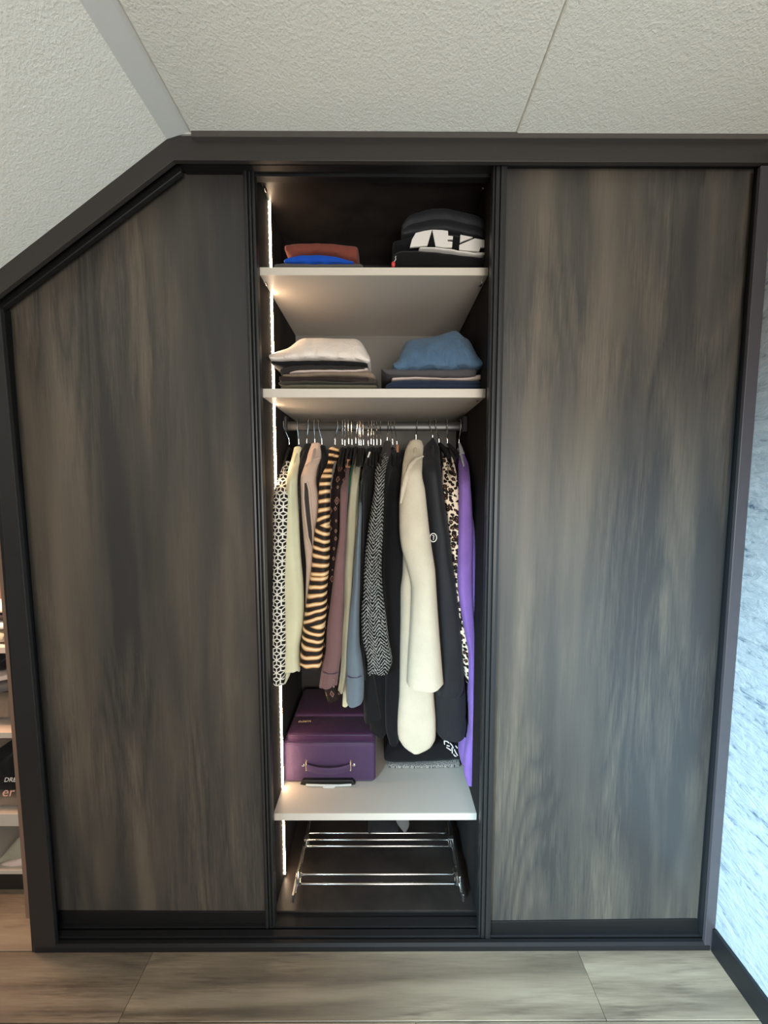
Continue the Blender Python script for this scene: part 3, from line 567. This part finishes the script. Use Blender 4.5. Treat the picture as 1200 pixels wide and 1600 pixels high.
# ------------------------------------------------------------------ folded clothes
def folded(name, label, cat, group, cols, Y0, Y1, material, slope=.0, lip=.35, layers=1, parent=None, wob=.002, seed=0, sub=2, rest=None):
    """cols = (px, py top, py bottom) across the folded front; the front edge is rounded, slope leans the front back"""
    rnd = random.Random(seed+5)
    px = [c[0] for c in cols]; q = np.linspace(px[0], px[-1], max(8, int((px[-1]-px[0])/7)))
    T = catmull(px, [c[1] for c in cols], q); B = catmull(px, [c[2] for c in cols], q)
    rings = []
    for k in range(len(q)):
        lo = P(q[k], B[k], Y0); hi = P(q[k], T[k], Y0+slope); zb, zt = lo[2], hi[2]
        if rest is not None: zb = max(zb, rest) if abs(zb-rest) > .004 else rest
        zt = max(zt, zb+.003); h = zt-zb; r = min(.014, h*.5); x0, x1 = lo[0], hi[0]
        jit = wob*math.sin(q[k]*.23+seed)+wob*.6*math.sin(q[k]*.51+seed*2)
        sec = [(x0, Y1, zb), (x0, Y0+r, zb)]
        if slope:
            zl = zb+h*lip; sec += [(x0, Y0+.002+jit, zb+r*.5), (x0, Y0+jit, zl*.6+zb*.4), (x0+(x1-x0)*.1, Y0+.008+jit, zl)]
            for t in (.33, .66): sec.append((x0+(x1-x0)*t, Y0+slope*t+jit, zl+(zt-zl)*(t+.08)))
            sec += [(x1, Y0+slope, zt), (x1, Y0+slope+.03, zt+.002)]
        else:
            for l in range(layers):
                a = zb+h*l/layers; b_ = zb+h*(l+1)/layers
                if l: sec.append((x0, Y0+.008, a))
                sec += [(x0, Y0+.0015+jit, a+(b_-a)*.2), (x0, Y0+jit, (a+b_)/2), (x0, Y0+.0015+jit, b_-(b_-a)*.2)]
            sec += [(x0, Y0+r, zt)]
        sec += [(x1, (Y0+Y1)/2, zt), (x1, Y1, zt)]
        rings.append(sec)
    def shrink(s, dx):
        c = np.mean(np.array(s), axis=0); return [tuple((np.array(p)-c)*np.array([1, .93, .72])+c+np.array([dx, 0, 0])) for p in s]
    rings = [shrink(rings[0], -.004)]+rings+[shrink(rings[-1], .004)]
    V, Fc = loft_rings(rings)
    o = link(name, V, Fc, material, parent, True)
    if sub: s = o.modifiers.new('soft', 'SUBSURF'); s.levels = 1; s.render_levels = 1
    if parent is None: tag(o, label, cat, group)
    return o
ST = 'folded trousers on the lower shelf'
YS = .17
folded('folded_trousers', 'olive folded trousers, bottom of the left stack on the lower shelf', 'trousers', ST, [(439, 602, 607), (446, 600, 607), (480, 599, 607), (540, 599.5, 607), (588, 600, 607)], YS, .5, MT['olive'], rest=ztop[1], seed=1)
folded('folded_trousers', 'dark olive folded trousers, second from the bottom of the left stack', 'trousers', ST, [(435, 596, 600), (440, 593, 602), (480, 593, 599), (540, 596, 599.5), (590, 590, 600)], YS+.004, .5, MT['dgreen'], seed=2)
folded('folded_trousers', 'dark brown folded trousers, third from the bottom of the left stack', 'trousers', ST, [(436, 587, 594), (460, 588, 594), (500, 587.5, 593), (540, 588, 595.5), (575, 588.5, 596.5)], YS+.002, .49, MT['dbrown'], seed=3, layers=2)
folded('folded_trousers', 'taupe folded trousers, in the middle of the left stack', 'trousers', ST, [(442, 584, 588), (470, 582, 589), (510, 580, 587), (560, 580, 588), (577, 577.5, 592), (585, 583, 593)], YS, .49, MT['taupe'], seed=4)
folded('folded_trousers', 'pale pink folded trousers showing as a thin light layer in the left stack', 'trousers', ST, [(452, 581, 583), (470, 577, 582), (510, 576.5, 581), (550, 577, 581), (574, 573, 579)], YS+.003, .49, MT['pink'], seed=5)
folded('folded_trousers', 'dark grey folded trousers under the black ones in the left stack', 'trousers', ST, [(438, 576, 584), (450, 572, 581), (470, 570, 577), (500, 570, 576.5), (570, 573, 577)], YS, .49, MT['dgrey'], seed=6, layers=2)
folded('folded_trousers', 'black folded trousers right under the white jeans of the left stack', 'trousers', ST, [(424, 563, 568), (440, 562, 574), (470, 561, 572), (510, 561, 571), (550, 562, 573.5), (573, 565, 573)], YS-.006, .49, MT['blackf'], seed=7, wob=.003)
folded('folded_jeans', 'white folded jeans on top of the left stack', 'jeans', ST, [(421, 556, 563), (430, 550, 563.5), (444, 546, 562.5), (455, 541, 562), (463, 532, 561), (471, 527.5, 560.5), (500, 527, 560), (530, 528, 562), (558, 528, 563), (566, 535, 565), (573, 547, 567), (577, 557, 567)], YS-.012, .49, MT['whitej'], slope=.1, lip=.3, seed=8, wob=.004)
S2 = 'folded jeans on the lower shelf'
folded('folded_jeans', 'dark indigo folded jeans, bottom of the right stack on the lower shelf', 'jeans', S2, [(603, 602, 607), (610, 595, 607), (640, 592.5, 607), (700, 593, 607), (754, 594, 607)], YS, .5, MT['denimd'], rest=ztop[1], seed=11, layers=2)
folded('folded_trousers', 'pale pink folded trousers above the dark indigo jeans', 'trousers', S2, [(613, 589, 594), (650, 588, 592), (700, 590, 593), (740, 588, 594), (749, 580, 594.5), (753, 583, 594)], YS+.003, .49, MT['pink'], seed=12)
folded('folded_jeans', 'charcoal folded jeans beneath the crumpled blue pair', 'jeans', S2, [(597, 574.5, 577.5), (602, 574, 586), (620, 574, 588), (650, 575, 588.5), (700, 575, 590), (744, 573, 591)], YS-.004, .49, MT['char'], seed=13)
folded('folded_jeans', 'crumpled light blue jeans on top of the right stack', 'jeans', S2, [(615, 570, 576), (622, 566, 579), (627, 548, 579.5), (631, 534, 579), (645, 529, 577.5), (660, 527, 576.5), (674, 525.5, 573.5), (690, 521, 576.5), (700, 518, 577), (710, 514, 575.5), (717, 516, 574), (722, 524, 573.5), (727, 528, 574), (734, 527, 574.5), (739, 540, 575.5), (746, 556, 576), (755, 568, 574)], YS-.012, .49, MT['denim'], slope=.11, lip=.4, seed=14, wob=.007)
S1 = 'folded clothes on the upper shelf'
folded('folded_shirt', 'grey folded shirt lying under the bright blue knit', 'shirt', S1, [(428, 411, 417.5), (440, 409.5, 417.5), (500, 411, 417.5), (560, 410.5, 417.5), (566, 411, 417.5)], YS, .5, MT['greyf'], rest=ztop[0], seed=21)
folded('folded_jumper', 'bright blue folded knit jumper on the upper shelf', 'jumper', S1, [(444, 404, 410.5), (455, 397.5, 411), (490, 394, 411.5), (515, 395.5, 411.5), (535, 401, 411.5), (552, 408, 411)], YS+.004, .48, MT['blue'], seed=22)
folded('folded_jumper', 'rust brown folded jumper on top of the bright blue one', 'jumper', S1, [(445, 380, 391), (450, 377.5, 397), (480, 375.5, 395), (500, 375.5, 394), (520, 376, 396.5), (540, 378, 403), (558, 379.5, 407)], YS+.012, .48, MT['rust'], seed=23)
folded('folded_jumper', 'black ribbed folded jumper, bottom of the right stack on the upper shelf', 'jumper', S1, [(615, 392, 417.5), (622, 387.5, 417.5), (640, 385.5, 417.5), (680, 388, 417.5), (720, 393.5, 417.5), (764, 399, 417.5)], YS-.01, .5, MT['ribbed'], rest=ztop[0], seed=24)
folded('folded_shirt', 'thin white folded shirt edge between the black garments of the upper right stack', 'shirt', S1, [(656, 385, 387.5), (680, 385.5, 388.5), (710, 389, 392.5), (740, 393, 397.5), (764, 391.5, 399.5)], YS-.014, .48, MT['white'], seed=25)
sw = folded('folded_sweatshirt', 'black folded sweatshirt with big white block lettering', 'sweatshirt', S1, [(615, 374, 387), (625, 371, 386), (645, 365.5, 385.5), (680, 359.5, 386.5), (700, 360, 389), (740, 368, 394), (761, 376, 397)], YS-.004, .48, MT['blackf2'], seed=26)
def pr_poly(name, pts, ox, oy, k, Y, material, parent, th=.002):
    prism(name, pp([(ox+x/k, oy+y/k) for x, y in pts], Y), Y-th, Y+.004, material, parent)
pr_poly('letter', [(270, 512), (292, 430), (330, 365), (420, 342), (500, 330), (450, 495)], 600, 310, 6.667, YS-.007, MT['white'], sw)
pr_poly('letter', [(503, 330), (600, 334), (665, 342), (668, 392), (718, 398), (715, 432), (662, 432), (662, 450), (712, 455), (708, 514), (620, 514), (537, 502)], 600, 310, 6.667, YS-.007, MT['white'], sw)
pr_poly('letter', [(795, 383), (925, 408), (790, 462)], 600, 310, 6.667, YS-.007, MT['white'], sw)
pr_poly('letter', [(782, 540), (784, 488), (945, 420), (1045, 438), (1066, 475), (1060, 512), (1003, 514), (990, 556)], 600, 310, 6.667, YS-.007, MT['white'], sw)
folded('folded_jumper', 'plain black folded jumper on top of the upper right stack', 'jumper', S1, [(629, 347, 368), (637, 334, 367.5), (660, 325, 364), (680, 320, 361), (700, 321, 361), (725, 327, 367), (748, 333, 371), (762, 343, 377)], YS+.004, .47, MT['blackf3'], layers=2, seed=27)
rt = empty('hang_tag', P(615, 417, .15), 'tiny red tag with a white string at the foot of the black stack', 'tag')
rt.location[2] = ztop[0]
c = P(614.5, 413, .15); tube('bead', [c+np.array([0, 0, d]) for d in (-.010, -.007, 0, .006, .009)], [.003, .006, .0075, .006, .002], MT['red'], rt, 10)
tube('string', [P(x, y, .15) for x, y in ((616, 409), (618.5, 405), (617.5, 402)) ]+[P(619, 400, .165)], .0012, MT['white'], rt, 6)
# folded clothes on the hanging-bay floor
BF = 'folded clothes on the bay floor'
folded('folded_scarf', 'grey herringbone folded scarf lying on the bottom shelf', 'scarf', BF, [(607, 1196, 1205), (612, 1195, 1205), (650, 1196, 1204.5), (700, 1193, 1203.5), (719, 1192, 1203)], .315, .55, MT['herr'], rest=ztop[2], seed=31)
bj = folded('folded_sweatshirt', 'black folded sweatshirt with pale scribbled logo under the teddy coat', 'sweatshirt', BF, [(601, 1184, 1190), (606, 1178, 1195), (613, 1172, 1197), (640, 1166, 1198), (680, 1160, 1197), (710, 1160, 1194.5), (722, 1168, 1193)], .30, .54, MT['blackf2'], seed=32)
Ylg = .296
for pts in ([(335, 300), (350, 430)], [(345, 300), (440, 320), (520, 380)], [(560, 385), (640, 480), (680, 570)], [(420, 545), (500, 590), (600, 660)], [(430, 470), (540, 500)], [(620, 560), (640, 640), (640, 760)], [(715, 620), (770, 730), (840, 850)], [(690, 800), (730, 860), (790, 880)], [(770, 490), (830, 570)]):
    tube('logo_stroke', [P(680+x/24, 1145+y/24, Ylg+.0) for x, y in pts], .0024, MT['white'], bj, 6)

# ------------------------------------------------------------------ suitcase
zb = ztop[2]; YF = .249
SL, SR = float(P(442, 1224, YF)[0]), float(P(587, 1224, YF)[0]); sz = float(P(500, 1161, YF)[2])
SU = empty('suitcase', ((SL+SR)/2, .42, zb), 'purple soft suitcase lying flat on the bottom shelf with its handle end forward', 'suitcase')
SYB = .585
rbox('case', (SL, YF, zb), (SR, SYB, sz), .016, MT['suit'], SU)
rbox('front_pocket', (SL+.016, YF+.012, sz-.012), (SR-.006, YF+.135, sz+.03), .012, MT['suitd'], SU)
rbox('front_pocket', (SL+.02, YF+.125, sz-.012), (SR-.012, SYB-.006, sz+.042), .013, MT['suitd'], SU)
def loop(x0, x1, y0, y1, z, r, k=6):
    out = []
    for cx, cy, a in ((x1-r, y1-r, 0), (x0+r, y1-r, 90), (x0+r, y0+r, 180), (x1-r, y0+r, 270)):
        out += [(cx+r*math.cos(math.radians(a+t)), cy+r*math.sin(math.radians(a+t)), z) for t in np.linspace(0, 90, k)]
    return out
tube('piping', loop(SL+.018, SR-.008, YF+.014, YF+.134, sz+.024, .02), .0026, MT['seam'], SU, 6, True)
def loopxz(x0, x1, z0, z1, y, r, k=5):
    return [(x, y, z) for x, z, _ in loop(x0, x1, z0, z1, 0, r, k)]
tube('piping', loopxz(SL+.004, SR-.004, zb+.005, sz-.004, YF+.006, .018), .003, MT['seam'], SU, 6, True)
hx0, hx1 = float(P(479, 1195, YF)[0]), float(P(548, 1195, YF)[0])
hp = []
for t in np.linspace(0, 1, 13):
    x = hx0+(hx1-hx0)*t; hp.append((x, YF-.006-.016*math.sin(math.pi*t)**.7, float(P(500, 1196.5, YF)[2])-.006*math.sin(math.pi*t)))
V = []; Fc = []; n = 10
for i, p in enumerate(hp):
    for j in range(n):
        a = 2*math.pi*j/n; V.append((p[0], p[1]+.004*math.cos(a), p[2]+.0145*math.sin(a)))
for i in range(len(hp)-1):
    for j in range(n): Fc.append((i*n+j, i*n+(j+1) % n, (i+1)*n+(j+1) % n, (i+1)*n+j))
Fc += [tuple(range(n))[::-1], tuple(range((len(hp)-1)*n, len(hp)*n))]
link('carry_handle', V, Fc, MT['suit'], SU, True)
for x, s in ((hx0, -1), (hx1, 1)):
    z = float(P(500, 1195, YF)[2]); bx = box('handle_bracket', (x-.0018, YF-.009, z-.02), (x+.0018, YF+.002, z+.02), MT['gold'], SU, .0006)
    c = (x+s*.013, YF, z); tube('stud', [(c[0], YF+.003, z), (c[0], YF-.003, z), (c[0], YF-.0045, z)], [.0065, .0062, .003], MT['chrome'], SU, 12)
tx0, tx1 = float(P(470, 1222, YF)[0]), float(P(556, 1222, YF)[0]); z = zb
prism('trolley_housing', [(tx0, z+.004), (tx0+.012, z+.022), (tx1-.012, z+.022), (tx1, z+.004), (tx1-.015, z+.001), (tx0+.015, z+.001)], YF-.014, YF+.004, MT['black'], SU, .002)
gp = [P(x, y, YF-.02) for x, y in ((478, 1226.5), (500, 1227), (530, 1227), (549, 1226))]
tube('trolley_grip', gp, .0042, MT['grip'], SU, 8)
c = P(514, 1229.5, YF-.024); tube('release_button', [c+np.array([d, 0, 0]) for d in (-.025, -.02, 0, .02, .025)], [.001, .004, .0052, .004, .001], MT['grip'], SU, 8)
# gold lettering, small and on the pocket seam
def text(name, body_, size, loc, rot, material, parent, shear=0., th=.0006):
    cu = bpy.data.curves.new(name, 'FONT'); cu.body = body_; cu.size = size; cu.extrude = th; cu.shear = shear; cu.align_x = 'CENTER'
    t = bpy.data.objects.new(name, cu); COL.objects.link(t); bpy.context.view_layer.update()
    me = bpy.data.meshes.new_from_object(t.evaluated_get(bpy.context.evaluated_depsgraph_get())); bpy.data.objects.remove(t)
    me.materials.clear(); me.materials.append(material)
    me.transform(Matrix.Translation([float(q) for q in loc]) @ Matrix.Rotation(rot[2], 4, 'Z') @ Matrix.Rotation(rot[0], 4, 'X'))
    o = bpy.data.objects.new(name, me); COL.objects.link(o); o.parent = parent
    if parent is not None: o.matrix_parent_inverse = Matrix.Translation(-world_loc(parent))
    return o
c = Pz(476, 1127.5, sz+.044)
text('gold_lettering', 'dubaint', .018, (c[0], c[1]-.002, sz+.0435), (0, 0, .05), MT['gold'], SU)
c = Pz(577, 1126, sz+.03); tube('zip_pull', [c, c+np.array([-.009, -.001, .001])], .0025, MT['chrome'], SU, 8)
c = Pz(564, 1131, sz+.031); tube('zip_pull', [c, c+np.array([.004, -.012, .0])], .0018, MT['chrome'], SU, 8)

# ------------------------------------------------------------------ pull-out shoe rack in the bottom bay
R0 = empty('shoe_rack', (-.03, .25, .03), 'chrome pull-out shoe rack in the bottom of the open bay', 'rack')
zr2 = .105
for s, (xa, ya), (xb, yb) in ((-1, (457.5, 1403), (475, 1284)), (1, (724, 1402), (705, 1283))):
    a, b = Pz(xa, ya, .075), Pz(xb, yb, .075); x = a[0]
    box('slide_rail', (a[0]-.004, a[1], .055), (a[0]+.004, .55, .085), MT['steel'], R0, .001)
    pts = [(a[0]-s*.012, .13+k*.03, zr2+.012*math.sin(k*1.7)) for k in range(13)]
    tube('side_wire', pts, .0035, MT['chrome'], R0, 8)
    tube('side_wire', [(a[0]-s*.006, .12, .075), (a[0]-s*.006, .3, .078), (a[0]-s*.006, .5, .085)], .004, MT['chrome'], R0, 8)
    for yy in (.15, .3): box('rail_clip', (min(a[0], a[0]-s*.02), yy, .07), (max(a[0], a[0]-s*.02), yy+.018, zr2+.004), MT['steel'], R0, .002)
for py, xa, xb, r in ((1381, 470, 711, .0045), (1366, 471, 708, .0042), (1322, 476, 701, .0042), (1312, 480, 700, .004), (1301.5, 483, 696, .0038)):
    a, b = Pz(xa, py, zr2), Pz(xb, py, zr2); y = (a[1]+b[1])/2; x0, x1 = float(P(457.5, 1403, a[1])[0]), 0
    tube('cross_rod', [(a[0]-.006, y+.02, zr2), (a[0]-.003, y+.004, zr2), (a[0]+.004, y, zr2), (b[0]-.004, y, zr2), (b[0]+.003, y+.004, zr2), (b[0]+.006, y+.02, zr2)], r, MT['chrome'], R0, 10)
# dark bag hanging on the rearmost rod
c = Pz(598, 1301, zr2+.012)
bg = empty('shoe_bag', (c[0], c[1], zr2), 'black fabric bag with a grey tip lying over the rear rod of the shoe rack', 'bag')
y0 = c[1]-.012
folded('bag', None, None, None, [(576, 1296, 1306), (584, 1284, 1306), (600, 1282, 1306), (615, 1284, 1305), (621, 1296, 1304)], y0, y0+.12, MT['blackf'], parent=bg, seed=41)
sleeve('tip', [(1280, 617, 638), (1290, 621, 640), (1297, 626, 638), (1302, 631, 634)], y0+.002, MT['greyf'], bg, .012, .05, 42, drop=.001)

# ------------------------------------------------------------------ things in the low shelf unit
LS = 'things in the low shelf unit'
def uf(name, lab, cat, cols, mt, Y0=.2, seed=0, **k): return folded(name, lab, cat, LS, cols, Y0, .48, mt, seed=seed, **k)
uf('folded_shirt', 'pale pink folded top, highest in the low shelf unit', 'top', [(-40, 948, 960), (0, 947, 961), (4, 948, 961)], MT['pink'], seed=51)
uf('folded_shirt', 'black folded top between the two light tops of the low unit', 'top', [(-40, 960, 972), (0, 961, 972), (4, 962, 972)], MT['blackf'], seed=52)
uf('folded_shirt', 'white folded top above the sage one in the low unit', 'top', [(-40, 971, 988), (0, 972, 987), (5.5, 975, 985)], MT['whitej'], seed=53)
uf('folded_shirt', 'sage green folded top on the highest visible low shelf', 'top', [(-40, 987, 1011), (0, 988, 1010), (6, 992, 1005)], MT['shoe'], seed=54, rest=ush[0][0])
uf('folded_bag', 'black bag hanging in the low unit above a pale cloth', 'bag', [(-40, 1035, 1055), (0, 1034, 1052), (10, 1024, 1048)], MT['blackf2'], Y0=.22, seed=55)
uf('folded_cloth', 'pale cloth folded in the middle of the low unit', 'cloth', [(-40, 1052, 1068), (0, 1056, 1067), (11, 1052, 1065)], MT['pink'], seed=56)
uf('folded_cloth', 'grey patterned cloth beneath the pale one in the low unit', 'cloth', [(-40, 1066, 1090), (0, 1067, 1086), (12, 1066, 1083)], MT['greyf'], seed=57)
uf('folded_cloth', 'taupe cloth at the bottom of the middle compartment in the low unit', 'cloth', [(-40, 1088, 1145), (0, 1087, 1145), (15, 1086, 1145)], MT['taupe'], Y0=.24, seed=58, rest=ush[1][0])
bt = uf('printed_bag', 'black bag printed with pale lettering in the low shelf unit', 'bag', [(-40, 1195, 1246), (0, 1192, 1246), (12, 1183, 1246), (24, 1176, 1245)], MT['blackf2'], Y0=.2, seed=59)
bt.data.transform(Matrix.Translation((0, 0, 0)))
for s, px, py, sz_ in (('DRE', 15.5, 1221.5, .026), ('er', 12, 1244, .055)):
    c = P(px, py, .196); text('lettering', s, sz_, (c[0], .196, c[2]), (math.radians(90), 0, 0), MT['sign'] if s == 'er' else MT['white'], bt, .3)
uf('folded_throw', 'taupe throw lying under the printed black bag', 'throw', [(-40, 1246, 1272), (0, 1246, 1272), (28, 1246, 1271)], MT['taupe'], Y0=.205, seed=61, rest=ush[2][0])
sh = uf('sneaker', 'pale sage sneaker on the lowest shelf of the low unit', 'shoe', [(-4, 1344, 1360), (6, 1334, 1360), (16, 1322, 1360), (26, 1312, 1360), (33, 1307, 1359), (36.5, 1316, 1358)], MT['shoe'], Y0=.2, seed=62, rest=ush[3][0])
folded('sole', None, None, None, [(-4, 1354, 1361), (16, 1346, 1361), (36, 1342, 1360)], .196, .4, MT['pink'], parent=sh, seed=63)
